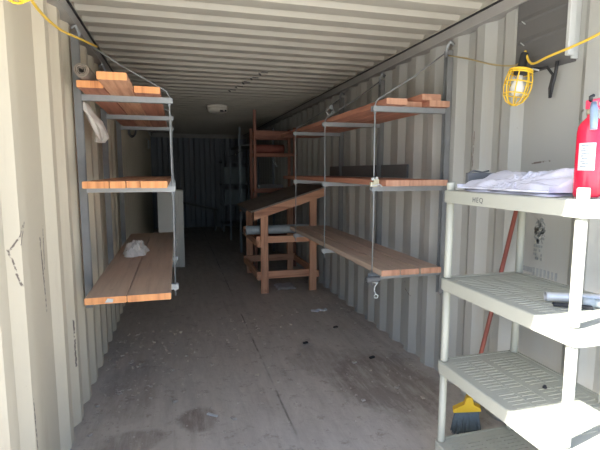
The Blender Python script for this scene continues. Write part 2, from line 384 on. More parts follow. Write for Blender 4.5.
# ------------------------------------------------------------------ shelf support frames
LZ = (1.888, 1.345, 0.715); RZ = (1.85, 1.345, 0.765)
def make_frame(side, loc, label):
    """side +1: arms reach to +x from a post at x=0"""
    s = side
    t = thing('shelf_support_frame', label, 'shelf support', loc, 'wall posts with hanging rods')
    L = 0.555; zs = LZ if s > 0 else RZ
    def xb(mb, a, b, *r): mb.box(min(a * s, b * s), max(a * s, b * s), *r)
    mb = MB(); xb(mb, 0.0, 0.006, -0.021, 0.021, 0.62, 2.24); xb(mb, 0.006, 0.04, -0.021, -0.017, 0.62, 2.24); xb(mb, 0.006, 0.04, 0.017, 0.021, 0.62, 2.24)
    mb.build('wall_post', STEEL_DULL, t)
    mb = MB(); mb.tube([(0.03 * s, 0, 2.20), (0.045 * s, -0.01, 2.25), (0.03 * s, -0.03, 2.29), (0.005 * s, -0.03, 2.27)], 0.011); mb.build('top_hook', STEEL, t)
    for z in zs:
        mb = MB(); xb(mb, 0.041, L, -0.02, 0.02, z - 0.015, z - 0.011); xb(mb, 0.041, L, -0.02, -0.016, z - 0.011, z + 0.019); xb(mb, 0.041, L, 0.016, 0.02, z - 0.011, z + 0.019)
        
        mb.build('support_arm', STEEL, t)
    mb = MB(); xr = (L - 0.02) * s
    mb.tube([(0.03 * s, 0, 2.235), (xr * 0.5, -0.002, 2.235 - (2.235 - zs[0] - 0.045) * 0.5), (xr * 0.97, 0, zs[0] + 0.06), (xr, 0, zs[0] + 0.03), (xr, 0, 1.6), (xr + 0.003, 0, 1.2), (xr, 0, zs[2] - 0.06)], 0.0046)
    mb.build('hanger_rod', STEEL, t)
    for z in zs:
        mb = MB(); mb.lathe((xr, 0, z - 0.027), (0, 0, 1), [(0, .009), (.011, .009)], 6, False); mb.build('rod_nut', STEEL, t)
    return t
LF = make_frame(1, (0.018, 2.97, 0), 'galvanised support frame nearest the door on the left wall')
copy_tree(LF, (0.018, 3.95, 0), 'galvanised support frame on the left wall, middle of its three')
copy_tree(LF, (0.018, 4.92, 0), 'galvanised support frame on the left wall, deepest of its three')
RF = make_frame(-1, (2.344, 2.69, 0), 'galvanised support frame nearest the door on the right wall')
copy_tree(RF, (2.344, 3.69, 0), 'galvanised support frame on the right wall, middle of its three')
copy_tree(RF, (2.344, 4.67, 0), 'galvanised support frame on the right wall, by the sloped workbench')

# ------------------------------------------------------------------ boards
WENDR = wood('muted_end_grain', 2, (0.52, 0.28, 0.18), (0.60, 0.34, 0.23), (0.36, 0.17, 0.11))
def board(x0, x1, y0, y1, zb, label, group, mat=None, th=0.038, name='wooden_board', skew=0.0):
    mb = MB(); w = (x1 - x0) / 2; L = y1 - y0
    # small warp and end split so that edges are not dead straight
    n = 10; rings = []
    wr_ = random.uniform(-.002, .002); sk = skew
    for i in range(n + 1):
        y = L * i / n; dz = wr_ * math.sin(math.pi * i / n) * 2; dx = sk * i / n
        dzz = max(dz, 0)
        c = 0.003
        sec = [(-w, c), (-w + c, 0), (w - c, 0), (w, c), (w, th - c), (w - c, th), (-w + c, th), (-w, th - c)]
        rings.append([mb.bm.verts.new((p[0] + dx, y, p[1] + dzz)) for p in sec])
    for i in range(n):
        for k in range(8): mb.bm.faces.new((rings[i][k], rings[i][(k + 1) % 8], rings[i + 1][(k + 1) % 8], rings[i + 1][k]))
    f = mb.bm.faces.new(rings[0][::-1]); f.material_index = 1
    f = mb.bm.faces.new(rings[-1]); f.material_index = 1
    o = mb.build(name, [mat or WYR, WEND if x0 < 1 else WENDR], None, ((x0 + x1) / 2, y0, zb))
    return tag(o, label, 'board', group)
G = 'boards laid on the %s'
e = 0.0008
zt, zm, zbm = (z + 0.019 + e for z in LZ)
g = G % 'left top arms'
board(0.078, 0.213, 2.72, 5.30, zt, 'wide orange board against the left wall on the top arms, under the rolled mat', g)
board(0.362, 0.505, 2.82, 5.35, zt, 'orange board at the outer edge of the left top arms', g)
board(0.218, 0.357, 2.46, 5.2, zt, 'bright orange board sticking out furthest between two others on the left top arms', g, WY)
g = G % 'left middle arms'
board(0.085, 0.220, 2.68, 5.2, zm, 'wide orange board nearest the wall on the left middle arms', g, WY)
board(0.224, 0.306, 2.68, 5.2, zm, 'narrow orange board second from the wall on the left middle arms', g, WY)
board(0.310, 0.384, 2.70, 5.2, zm, 'narrow orange board third from the wall on the left middle arms', g, WY)
board(0.388, 0.530, 2.66, 5.2, zm, 'wide bright orange board at the outer edge of the left middle arms', g, WY)
g = G % 'left bottom arms'
board(0.078, 0.293, 2.60, 5.25, zbm, 'dusty brown plank with a white sticker on its end, nearest the left wall', g, WDUST)
bl = board(0.297, 0.531, 2.60, 5.25, zbm, 'dusty brown plank with dark stains, outer one of the left bench', g, WDUST)
zt, zm, zbm = (z + 0.019 + e for z in RZ)
g = G % 'right top arms'
board(1.845, 1.985, 2.60, 5.5, zt, 'red brown board at the outer edge of the right top arms', g)
board(1.995, 2.145, 2.70, 5.5, zt, 'red brown board in the middle of the right top arms, under another', g)
board(2.155, 2.30, 2.62, 5.5, zt, 'red brown board nearest the wall on the right top arms', g)
board(2.10, 2.235, 2.62, 4.2, zt + 0.038 + e, 'short board with bright end stacked on the right top arms', g)
g = G % 'right middle arms'
board(1.845, 2.01, 2.585, 5.4, zm, 'red brown board with bright end at the outer edge of the right middle arms', g)
board(2.015, 2.13, 2.59, 5.4, zm, 'orange board in the middle of the right middle arms', g)
board(2.135, 2.295, 2.60, 5.4, zm, 'red brown board nearest the wall on the right middle arms', g)
g = G % 'right bottom arms'
board(1.835, 1.965, 2.60, 5.02, zbm, 'dusty brown plank at the outer edge of the right bottom arms', g, WDUST)
board(1.973, 2.105, 2.60, 5.02, zbm, 'dusty brown plank in the middle of the right bottom arms', g, WDUST)
board(2.12, 2.27, 2.60, 5.02, zbm, 'dusty brown plank nearest the wall on the right bottom arms', g, WDUST)
# white sticker on the end of the inner left plank
bi = [o for o in COL.objects if o.get('label', '').startswith('dusty brown plank with a white sticker')][0]
mb = MB(); mb.prism([(-0.005, 0.008), (0.035, 0.006), (0.04, 0.024), (0.01, 0.030)], -0.0012, 0.0); mb.build('sticker', LABELW, bi)

# ------------------------------------------------------------------ plastic shelving unit
sh = thing('plastic_shelving_unit', 'cream plastic four tier shelving unit by the right wall, sunlit at its near end', 'shelving', (1.78, 1.09, 0))
SX, SY = 0.46, 0.775; TIERS = (0.13, 0.545, 0.957, 1.371)
def shelf_mesh(z):
    mb = MB(); h = 0.056
    # lip: rounded-corner frame
    r = 0.035; out = []
    for (cx, cy, a0) in ((SX - r, SY - r, 0), (r, SY - r, 90), (r, r, 180), (SX - r, r, 270)):
        for k in range(6):
            a = math.radians(a0 + k * 18); out.append((cx + r * math.cos(a), cy + r * math.sin(a), math.cos(a), math.sin(a)))
    n = len(out); rows = []
    for (off, zz) in ((0.0, z - h), (0.0, z - 0.004), (-0.004, z), (-0.018, z), (-0.018, z - 0.006), (-0.010, z - h)):
        rows.append([mb.bm.verts.new((p[0] + p[2] * off, p[1] + p[3] * off, zz)) for p in out])
    for i in range(6):
        A, B = rows[i], rows[(i + 1) % 6]
        for k in range(n): mb.bm.faces.new((A[k], A[(k + 1) % n], B[(k + 1) % n], B[k])).smooth = False
    # slats and long solid bands
    t0, t1 = z - 0.006, z - 0.003
    y = 0.055
    while y < SY - 0.05:
        mb.box(0.016, SX - 0.016, y, y + 0.0205, t0, t1); y += 0.0255
    for (a, b2) in ((0.016, 0.05), (0.128, 0.142), (0.212, 0.248), (0.318, 0.332), (SX - 0.05, SX - 0.016)): mb.box(a, b2, 0.016, SY - 0.016, t0 - 0.004, t1 + 0.0006)
    for (a, b2) in ((0.016, 0.06), (SY - 0.06, SY - 0.016), (0.40, 0.43)): mb.box(0.016, SX - 0.016, a, b2, t0 - 0.002, t1 + 0.0003)
    for xx in (0.09, 0.175, 0.285, 0.37): mb.box(xx - 0.002, xx + 0.002, 0.02, SY - 0.02, z - 0.04, t0)
    return mb
for i, z in enumerate(TIERS):
    p = shelf_mesh(z).build('shelf', WHITE_PL, sh)
    if i == 3:
        tc = bpy.data.curves.new('t', 'FONT'); tc.body = 'HEQ'; tc.size = 0.030; tc.extrude = 0.0004; tc.space_character = 1.25
        to = bpy.data.objects.new('t', tc); COL.objects.link(to)
        to.matrix_world = Matrix(((0, 0, -1, -0.0006), (-1, 0, 0, 0.545), (0, 1, 0, z - 0.041), (0, 0, 0, 1)))
        dg = bpy.context.evaluated_depsgraph_get(); dg.update()
        me = bpy.data.meshes.new_from_object(to.evaluated_get(dg)); me.transform(to.matrix_world)
        COL.objects.unlink(to); bpy.data.objects.remove(to); me.materials.clear(); me.materials.append(INK)
        w = bpy.data.objects.new('lettering', me); COL.objects.link(w); w.parent = p
for (px_, py_) in ((0.026, 0.034), (SX - 0.03, 0.034), (0.026, SY - 0.034), (SX - 0.03, SY - 0.034)):
    mb = MB(); segs = [0.0] + list(TIERS)
    for k in range(4):
        a = segs[k] + (0.003 if k else 0); b2 = segs[k + 1] - 0.02
        mb.lathe((px_, py_, a), (0, 0, 1), [(0, 0.0165), (0.004, 0.0175), (b2 - a, 0.0175)], 16)
    mb.lathe((px_, py_, TIERS[3] - 0.03), (0, 0, 1), [(0, 0.019), (0.062, 0.019), (0.067, 0.017)], 16)
    mb.build('post', WHITE_PL, sh)

# ------------------------------------------------------------------ things on the shelving
zt = 1.372
# fire extinguisher
ex = thing('fire_extinguisher', 'red fire extinguisher with white label standing at the near end of the top shelf', 'fire extinguisher', (1.925, 1.222, zt))
mb = MB(); R = 0.041
mb.lathe((0, 0, 0), (0, 0, 1), [(0, R * .9), (0.008, R), (0.215, R), (0.235, R * .94), (0.250, R * .75), (0.260, R * .5), (0.266, R * .38), (0.275, R * .36)], 32)
mb.build('cylinder', RED, ex)
mb = MB(); seg = 14; A = []
for zz in (0.090, 0.180):
    A.append([mb.bm.verts.new(((R + .0008) * math.cos(a), (R + .0008) * math.sin(a), zz)) for a in [math.radians(175 + k * 5.5) for k in range(seg)]])
for k in range(seg - 1): mb.bm.faces.new((A[0][k], A[0][k + 1], A[1][k + 1], A[1][k]))
lab = mb.build('label_panel', LABELW, ex)
mb = MB()
for r_ in range(9):
    zz = 0.170 - r_ * 0.0085
    for k in range(2 + r_ % 2, 9 - r_ % 3):
        a = math.radians(178 + k * 5.5); a2 = a + math.radians(4.2)
        q = [(1, a, zz), (1, a2, zz), (1, a2, zz + .003), (1, a, zz + .003)]
        mb.bm.faces.new([mb.bm.verts.new(((R + .0014) * math.cos(t), (R + .0014) * math.sin(t), h)) for (_, t, h) in q])
mb.build('label_print', PRINT, lab)
mb = MB(); mb.lathe((0, 0, 0.275), (0, 0, 1), [(0, .017), (.018, .017), (.02, .013), (.042, .013)], 16); mb.build('valve', BRASS, ex)
mb = MB(); mb.tube([(-0.005, 0, .318), (0.03, -0.012, .325), (0.10, -0.03, .322)], 0.006); mb.tube([(-0.005, 0, .300), (0.03, -0.012, .297), (0.095, -0.03, .288)], 0.006); mb.box(-.02, .012, -.012, .012, .292, .322, .003); mb.build('handle', PINK, ex)
mb = MB(); mb.tube([(-0.016, -0.016, .31), (-0.026, -0.028, .29), (-0.034, -0.038, .255), (-0.038, -0.043, .222)], [.008, .012, .012, .0105], 12); mb.build('nozzle', HOSE, ex)
mb = MB(); mb.tube([(-.022, -.01, .318), (-.032, -.018, .328), (-.022, -.02, .333)], 0.006); mb.build('safety_pin', BLACK, ex)

# crumpled plastic sheeting, folded layers
def crumple(name, mat, x0, x1, y0, y1, z0, zh, seed, parent=None, nx=26, ny=40, sharp=1.0, loc=None):
    rr = random.Random(seed); bm = bmesh.new()
    ks = [(rr.uniform(-1, 1), rr.uniform(-1, 1), rr.uniform(8, 30), rr.uniform(0, 6)) for _ in range(9)]
    V = [[None] * (ny + 1) for _ in range(nx + 1)]
    for i in range(nx + 1):
        for j in range(ny + 1):
            u, v = i / nx, j / ny
            h = 0
            for (a, b2, f, ph) in ks:
                t = (a * u * 0.6 + b2 * v * 1.4) * f + ph
                h += abs(((t / math.pi) % 2) - 1)
            h = h / len(ks)
            ed = min(1, 6 * min(u, 1 - u, v, 1 - v) ** 0.8 + 0.02)
            zz = z0 + zh * ed * (0.25 + 0.95 * h ** sharp)
            wob = 0.012 * math.sin(v * 17 + seed) * (1 if i in (0, nx) else 0.4)
            V[i][j] = bm.verts.new((x0 + (x1 - x0) * u + wob, y0 + (y1 - y0) * v + 0.012 * math.sin(u * 13 + seed), zz))
    for i in range(nx):
        for j in range(ny): bm.faces.new((V[i][j], V[i + 1][j], V[i + 1][j + 1], V[i][j + 1]))
    B = {}
    # flat underside
    def low(v):
        if v not in B: B[v] = bm.verts.new((v.co.x, v.co.y, z0))
        return B[v]
    border = [V[i][0] for i in range(nx + 1)] + [V[nx][j] for j in range(1, ny + 1)] + [V[i][ny] for i in range(nx - 1, -1, -1)] + [V[0][j] for j in range(ny - 1, 0, -1)]
    for k in range(len(border)):
        a, b2 = border[k], border[(k + 1) % len(border)]
        bm.faces.new((a, b2, low(b2), low(a)))
    bm.faces.new([low(v) for v in border][::-1])
    mb = MB(); mb.bm.free(); mb.bm = bm
    return mb.build(name, mat, parent, loc)
pl = thing('folded_plastic_sheeting', 'crumpled white plastic sheeting folded on the top shelf beside the extinguisher', 'plastic sheet', (1.80, 1.22, zt))
crumple('lower_fold', SHEET, 0.015, 0.34, 0.055, 0.568, 0.0, 0.018, 4, pl)
mb = MB(); rr = random.Random(21); NU, NV = 30, 64; V = []
for i in range(NU + 1):
    row = []
    for j in range(NV + 1):
        u, w = i / NU, j / NV
        du, dw = (u - .22) * .34, (w - .46) * .50
        ang = math.atan2(du, dw); dist = math.hypot(du, dw)
        f1 = abs(((ang * 2.9 + .4) % 2) - 1) * .6 + abs(((ang * 6.1 + dist * 9) % 2) - 1) * .4
        f2 = abs(((w * 7 + u * 5.5) % 2) - 1)
        rise = min(1, u * 2.1) ** .8
        z = .010 + .070 * rise + (.022 * (f1 - .5) * min(1, dist * 14) + .006 * (f2 - .5)) * min(1, 5 * u + .25)
        z += .016 * max(0, 1 - abs(w - .20) / .16) * rise - .012 * max(0, w - .8) * 5 * (1 - rise)
        if i == 0: z = .018
        if i == NU or j in (0, NV): z = max(.030, z * .8)
        row.append(mb.bm.verts.new((.012 + .33 * u + (.010 * math.sin(w * 9 + 2) + .006 * math.sin(w * 31)) * max(0, 1 - u * 5), (.055 + .50 * w) + .010 * math.sin(u * 11), max(z, .0185))))
    V.append(row)
for i in range(NU):
    for j in range(NV): mb.bm.faces.new((V[i][j], V[i + 1][j], V[i + 1][j + 1], V[i][j + 1]))
bd = [V[i][0] for i in range(NU + 1)] + [V[NU][j] for j in range(1, NV + 1)] + [V[i][NV] for i in range(NU - 1, -1, -1)] + [V[0][j] for j in range(NV - 1, 0, -1)]
lo_ = [mb.bm.verts.new((v_.co.x, v_.co.y, .012)) for v_ in bd]
for k in range(len(bd)): mb.bm.faces.new((bd[k], bd[(k + 1) % len(bd)], lo_[(k + 1) % len(bd)], lo_[k]))
mb.bm.faces.new(lo_[::-1])
mb.build('upper_fold', SHEET, pl)
mb = MB(); mb.box(0.08, 0.24, 0.578, 0.60, 0.0, 0.080, .004); mb.tube([(0.09, 0.586, 0.08), (0.12, 0.592, 0.09), (0.16, 0.586, 0.082), (0.2, 0.592, 0.088)], 0.004)
tag(mb.build('carton_piece', DARKB, None, (1.80, 1.232, zt)), 'dark battered box end sticking out beyond the folded plastic sheeting', 'box')

# pipes on the second tier
z2 = 0.957
pp = thing('metal_pipe', 'galvanised pipe with open end lying on the second tier of the shelving', 'pipe', (1.948, 1.39, z2 + 0.0195))
d = Vector((0.10, -0.045, 0)).normalized(); mb = MB()
mb.tube([Vector((0, 0, 0)), d * 0.10, d * 0.26], 0.0175, 16, cap=False); mb.tube([Vector((0, 0, 0)), d * 0.02], 0.0185, 16, cap=False)
mb.tube([d * 0.26, Vector((0, 0, 0)) + d * 0.001], 0.0135, 16, cap=False); mb.build('tube', plain('bright_zinc', (0.62, 0.63, 0.64), 0.4, 0.4), pp)
mb = MB(); mb.lathe(d * 0.02, d, [(0, .0132), (.001, .0132)], 16); mb.build('bore_shade', BLACK, pp)  # black disc paints the shade inside the pipe end
mb = MB(); mb.tube([(0, 0, 0), (0.15, -0.13, 0)], 0.016, 16); mb.tube([(0.0, 0.0, 0), (0.03, -0.026, 0)], 0.0175, 16)
tag(mb.build('metal_tube', TUBEM, None, (2.03, 1.30, z2 + 0.018)), 'blue grey tube lying on the near side of the galvanised pipe on the second tier', 'pipe')
mb = MB(); mb.box(-.014, .014, -.065, .065, 0, .010, .003)
tag(mb.build('rubber_sleeve', BLACK, None, (1.985, 1.300, z2 + .001)), 'dark rubber sleeve beside the galvanised pipe on the second tier', 'sleeve')
bpy.data.objects['rubber_sleeve'].rotation_euler[2] = math.radians(55)
mb = MB(); mb.lathe((0, 0, 0), (0, 0, 1), [(0, .009), (.006, .009), (.007, .006), (.012, .006)], 10)
tag(mb.build('black_bung', BLACK, None, (2.06, 1.475, 0.546)), 'small black rubber bung lying on the third tier of the shelving', 'bung')
mb = MB(); mb.prism([(0, 0), (0.05, 0), (0.05, 0.045), (0.01, 0.06)], 0, 0.03, 0)
tag(mb.build('white_block', WHITE_PL, None, (2.17, 1.27, 0.546)), 'small white block at the right edge of the third tier', 'block')

# ------------------------------------------------------------------ broom
br = thing('broom', 'angled broom with red handle and yellow cap standing behind the shelving', 'broom', (2.095, 2.03, 0))
mb = MB(); mb.tube([(0.01, 0, 0.19), (0.125, 0.0, 0.68), (0.277, 0.0, 1.36)], 0.0115, 10); mb.build('handle', BROOMR, br)
mb = MB()
mb.prism([(-.070, .126), (.072, .156), (.070, .172), (.036, .186), (.024, .228), (-.004, .226), (-.016, .182), (-.074, .143)], -.022, .022)
mb.build('cap', YELLOW, br).rotation_euler[2] = math.radians(-32)
mb = MB(); rr = random.Random(5)
for i in range(26):
    for j in range(5):
        u = i / 25; xt = -.056 + u * .115; zt_ = .130 + u * .024; yy = -.015 + j * .0075
        xb_ = -.075 + u * .155 + rr.uniform(-.005, .005); yb = yy * 1.6 + rr.uniform(-.004, .004)
        mb.tube([(xt, yy, zt_), ((xt + xb_) / 2 - .003, (yy + yb) / 2, zt_ * .5), (xb_, yb, .001 + rr.uniform(0, .008))], [.0032, .003, .0022], 5)
mb.build('bristles', BRIST, br).rotation_euler[2] = math.radians(-32)
o = crumple('plastic_scrap', BLUEP, -.035, .035, -.03, .03, 0, .022, 9, None, 10, 10, loc=(2.27, 1.98, 0.001))
tag(o, 'small bright blue plastic scrap on the floor behind the shelving', 'scrap')

# ------------------------------------------------------------------ vent cover and cage lamp on the right wall
v = thing('vent_cover', 'grey sheet metal vent cover high on the right wall with a near edge coloured as lit', 'vent cover', (2.384, 1.69, 1.965))
mb = MB()
# sloping hood face with two pressed louvre bends: profile in x,z swept along y
prof = [(-0.002, 0.0), (-0.062, 0.065), (-0.062, 0.14), (-0.069, 0.148), (-0.062, 0.17), (-0.062, 0.245), (-0.069, 0.253), (-0.062, 0.275), (-0.062, 0.348), (-0.002, 0.348)]
mb.prism(prof, 0.055, 0.36); mb.build('hood', VENT, v)
mb = MB(); mb.box(-0.070, -0.035, 0.035, 0.055, 0.02, 0.348, .003); mb.box(-0.035, -0.001, 0.045, 0.055, 0.01, 0.348); mb.build('edge_flange', VENTS, v)
mb = MB(); mb.box(-0.058, -0.001, 0.36, 0.385, 0.01, 0.352, .003); mb.build('far_flange', VENT, v)
for zz in (0.14, 0.245):
    mb = MB(); mb.obox((-0.071, 0.325, zz), (0, 1, .8), (1, 0, 0), (0, -.8, 1), .016, .002, .002); mb.build('tie_wire', LABELW, v)

ca = thing('hanging_cable', 'short black cables dangling below the vent cover', 'cable', (2.33, 1.83, 1.955))
mb = MB(); mb.tube([(0.0, 0.16, 0.0), (-.01, 0.10, 0.012), (0.0, 0.03, 0.005), (0, -0.01, -.04), (0.0, 0.005, -.10), (0, 0.0, -.145)], 0.007); mb.tube([(0.0, -0.03, 0.02), (0, -0.025, -.03), (0, -0.01, -.09), (0.0, 0.0, -.14)], 0.008)
mb.build('black_cable', BLACK, ca)
mb = MB(); mb.tube([(0, .26, .02), (-.02, .22, -.01), (-.02, .17, .0), (-.02, .10, .01), (-.02, .06, -.005)], 0.004); mb.build('white_wire', LABELW, ca)

def cage_lamp(loc, axis, label):
    t = thing('cage_work_light', label, 'work light', loc, 'work lights on the yellow cord')
    ax = Vector(axis).normalized(); u = Vector((0, 1, 0)); a = ax.cross(u).normalized(); b2 = ax.cross(a)
    def pt(t_, r, th): return ax * t_ + (a * math.cos(th) + b2 * math.sin(th)) * r
    prof = [(0.0, .050), (.04, .060), (.08, .062), (.12, .055), (.15, .038), (.165, .015)]
    mb = MB()
    for k in range(8):
        th = k * math.pi / 4; mb.tube([pt(p, r, th) for p, r in prof], 0.0032, 6)
    for (p, r, w) in ((0, .050, .006), (.012, .054, .004), (.06, .062, .0032), (.115, .056, .0032), (.165, .014, .0035)):
        mb.tube([pt(p, r, th * math.pi / 12) for th in range(24)], w, 6, closed=True)
    mb.build('cage', YELLOW, t)
    mb = MB(); mb.lathe((0, 0, 0), ax, [(-.085, .013), (-.08, .018), (-.02, .020), (-.015, .030), (.02, .030), (.024, .018)], 18); mb.build('socket', BLACK, t)
    mb = MB(); mb.lathe(ax * .024, ax, [(0, .014), (.018, .015), (.04, .028), (.062, .033), (.082, .028), (.096, .012), (.099, .002)], 20); mb.build('bulb', BULBM, t)
    mb = MB(); mb.lathe(ax * -.004, ax, [(0, .048), (.006, .052)], 20); mb.build('collar', YELLOW, t)
    return t
cage_lamp((2.215, 1.90, 1.945), (-0.16, 0.05, -1), 'yellow cage work light hanging below the vent cover on the right wall')
cage_lamp((0.15, 1.50, 2.095), (0.1, -0.1, -1), 'yellow cage work light at the top left corner, mostly out of view')

def cord(pts, r, mat, label, n=6):
    P = [Vector(p) for p in pts]; out = []
    for i in range(len(P) - 1):
        p0, p1, p2, p3 = P[max(i - 1, 0)], P[i], P[i + 1], P[min(i + 2, len(P) - 1)]
        for k in range(n):
            t = k / n
            out.append(0.5 * ((2 * p1) + (-p0 + p2) * t + (2 * p0 - 5 * p1 + 4 * p2 - p3) * t * t + (-p0 + 3 * p1 - 3 * p2 + p3) * t ** 3))
    out.append(P[-1]); mb = MB(); mb.tube(out, r, 8)
    return tag(mb.build('light_cord', mat), label, 'cord', 'cords of the work lights')
cord([(0.15, 1.50, 2.183), (0.13, 1.64, 2.12), (0.10, 1.90, 2.067), (0.09, 2.31, 2.095), (0.13, 2.6, 2.128), (0.168, 2.88, 2.164)], 0.0055, YCORD, 'yellow cord sagging along the top of the left wall')
cord([(2.229, 1.895, 2.037), (2.22, 1.84, 1.965), (2.19, 1.70, 1.965), (2.19, 1.50, 1.985), (2.19, 1.30, 2.03), (2.20, 1.06, 2.11)], 0.0055, YCORD, 'yellow cord running from the cage light towards the door')
cord([(2.235, 1.905, 2.037), (2.25, 1.97, 1.99), (2.25, 2.15, 2.03), (2.26, 2.40, 2.12), (2.30, 2.655, 2.20)], 0.0045, BCORD, 'dull tan cord running from the cage light to the right wall post')

def heap(name, mat, rx, ry, h, seed, loc):
    rr = random.Random(seed); bm = bmesh.new(); nt, nr = 40, 9
    ph = [rr.uniform(0, 6.28) for _ in range(6)]
    top = bm.verts.new((0, 0, h * .45)); rings = []
    for i in range(1, nr + 1):
        t = i / nr; row = []
        for k in range(nt):
            a = 2 * math.pi * k / nt
            rad = 1 + .16 * math.sin(2 * a + ph[0]) + .10 * math.sin(5 * a + ph[1]) + .05 * math.sin(9 * a + ph[2])
            tw = a + t * 1.6
            fold = abs(math.sin(2 * tw + ph[3] + 1.5 * t)) * .5 + abs(math.sin(4 * tw + ph[4] + 5 * t)) * .4
            z = h * ((1 - t ** 5) * (.12 + 1.05 * fold) + .10 * fold * (1 - t)) if i < nr else 0
            row.append(bm.verts.new((rx * rad * t * math.cos(a), ry * rad * t * math.sin(a), max(z, 0))))
        rings.append(row)
    for k in range(nt):
        bm.faces.new((top, rings[0][k], rings[0][(k + 1) % nt]))
        for i in range(nr - 1): bm.faces.new((rings[i][k], rings[i + 1][k], rings[i + 1][(k + 1) % nt], rings[i][(k + 1) % nt]))
    bm.faces.new(rings[-1][::-1])
    mb = MB(); mb.bm.free(); mb.bm = bm
    return mb.build(name, mat, None, loc)
# ------------------------------------------------------------------ left shelf odds and ends
zt = LZ[0] + 0.019 + e + 0.038
r0 = thing('rolled_mat', 'grey brown rolled mat lying on the left top board by the wall', 'rolled mat', (0.115, 2.66, zt + 0.043))
mb = MB(); seg = 28; sp_ = []
for k in range(60):
    a = k * 0.33; r = 0.012 + 0.030 * k / 59; sp_.append((r * math.cos(a), r * math.sin(a)))
for (y0_, y1_) in ((0.0, 0.9),):
    A = [mb.bm.verts.new((p[0] * .95, y0_, p[1])) for p in sp_]; B = [mb.bm.verts.new((p[0] * .95, y1_, p[1])) for p in sp_]
    A2 = [mb.bm.verts.new((p[0] * .78, y0_, p[1] * .82)) for p in sp_]; B2 = [mb.bm.verts.new((p[0] * .78, y1_, p[1] * .82)) for p in sp_]
    for i in range(59):
        mb.bm.faces.new((A[i], A[i + 1], B[i + 1], B[i])); mb.bm.faces.new((A2[i], A2[i + 1], B2[i + 1], B2[i])); mb.bm.faces.new((A[i], A[i + 1], A2[i + 1], A2[i])); mb.bm.faces.new((B[i], B[i + 1], B2[i + 1], B2[i]))
mb.build('mat_roll', RAGD, r0)
# sack hanging against the wall under the top arms
mb = MB(); ring = []
rr = random.Random(8)
for i, (z, ya, yb_, dx) in enumerate(((0.0, -.05, .30, .018), (-.03, -.045, .33, .022), (-.08, .0, .37, .05), (-.13, .08, .38, .07), (-.175, .17, .36, .075), (-.205, .24, .31, .06))):
    c_, w_ = (ya + yb_) / 2, (yb_ - ya) / 2
    ring.append([mb.bm.verts.new((0.012 + dx + (.012 + dx * .35) * math.cos(t * math.pi / 8) + .005 * math.sin(5 * t + i * 2), c_ + w_ * math.sin(t * math.pi / 8), z + .010 * math.sin(3 * t + i))) for t in range(16)])
for i in range(5):
    for k in range(16): mb.bm.faces.new((ring[i][k], ring[i][(k + 1) % 16], ring[i + 1][(k + 1) % 16], ring[i + 1][k]))
mb.bm.faces.new(ring[0]); mb.bm.faces.new(ring[-1])
tag(mb.build('cloth_sack', RAGM, None, (0.02, 3.06, 1.865)), 'pale cloth sack hanging on the left wall under the top arms', 'sack')
zl = LZ[2] + 0.019 + e + 0.038 + .0045
o = heap('crumpled_rag', RAGM, .11, .17, .095, 6, (0.235, 3.95, zl))
tag(o, 'crumpled white rag lying across the two planks of the left bench', 'rag')
mb = MB(); mb.tube([(0, 0, .07), (-.0, .03, .08), (-.05, .06, .08)], .005)
for k in range(5): mb.tube([(0.01 * math.sin(k), (0.06 + .006 * k) * math.cos(t * math.pi / 10), (0.06 + .006 * k) * math.sin(t * math.pi / 10)) for t in range(20)], 0.005, 6, closed=True)
tag(mb.build('cable_coil', STEEL_DULL, None, (0.06, 6.2, 1.97)), 'small coil of cable hanging beyond the left top shelf', 'coil')
bpy.data.objects['cable_coil'].rotation_euler[2] = math.radians(40)
mb = MB(); mb.tube([(0, 0, 0), (0, 0, -.16)], 0.016, 10); mb.tube([(0, 0, 0), (-.02, 0, .03), (-.075, 0, .04)], 0.007, 8)
tag(mb.build('white_tube', LABELW, None, (0.07, 9.6, 2.06)), 'short white tube hanging in the dark beyond the left top shelf', 'tube')

# clamp on the near right rod, and hook at the rod bottom
ck = thing('rod_clamp', 'pale metal clamp gripping the near right rod at the middle arm', 'clamp', (1.797, 2.655, 1.365))
mb = MB(); mb.box(-.028, .018, -.014, .012, -.006, .026, .004); mb.box(-.006, .03, -.012, .008, .014, .046, .004); mb.build('body', BRASS, ck)
mb = MB(); mb.lathe((-.014, -.016, .044), (0, 1, 0), [(0, .008), (.014, .010), (.018, .006)], 10); mb.lathe((.012, -.016, .05), (0, 1, 0), [(0, .008), (.014, .010), (.018, .006)], 10); mb.tube([(-.03, -.01, .0), (.03, -.014, .01), (.05, -.012, -.004)], .005); mb.build('screw', LABELW, ck)
hk = thing('wire_hook', 'pale wire hook with a ring dangling from the near right bottom arm', 'hook', (1.812, 2.655, 0.74))
mb = MB(); mb.tube([(-.02, .0, .02), (0, 0, .005), (.02, -.003, -.01), (.005, 0, -.03), (.0, 0, -.06), (.012, 0, -.085)], .0045, 7); mb.tube([(.03, 0, .0), (.015, 0, -.012), (-.015, 0, .0)], .004, 7); mb.build('wire', LABELW, hk)
mb = MB(); mb.tube([(.014 + .013 * math.cos(t * math.pi / 7), 0, -.10 + .013 * math.sin(t * math.pi / 7)) for t in range(14)], .004, 6, closed=True); mb.build('ring', LABELW, hk)
mb = MB(); mb.tube([(0, 0, 0), (.09, 0, 0)], .0195, 14, cap=False); mb.tube([(0.0, 0, 0), (.09, 0, 0)], .016, 14)
mb.tube([(0.09, 0, 0), (0.0, 0, 0)], .0165, 14, cap=False)
tag(mb.build('pipe_stub', DARKB, None, (1.752, 2.645, 0.758)), 'dark open pipe stub at the outer end of the near right bottom arm', 'pipe')
mb = MB(); mb.tube([(0, 0, 0), (-.03, .0, .04), (.0, 0, .07), (.03, 0, .05), (.01, 0, .01), (-.02, .02, .06), (.03, .01, .09), (.04, 0, .03)], .006, 7)
mb.box(.0, .03, -.01, .01, .06, .09, .003)
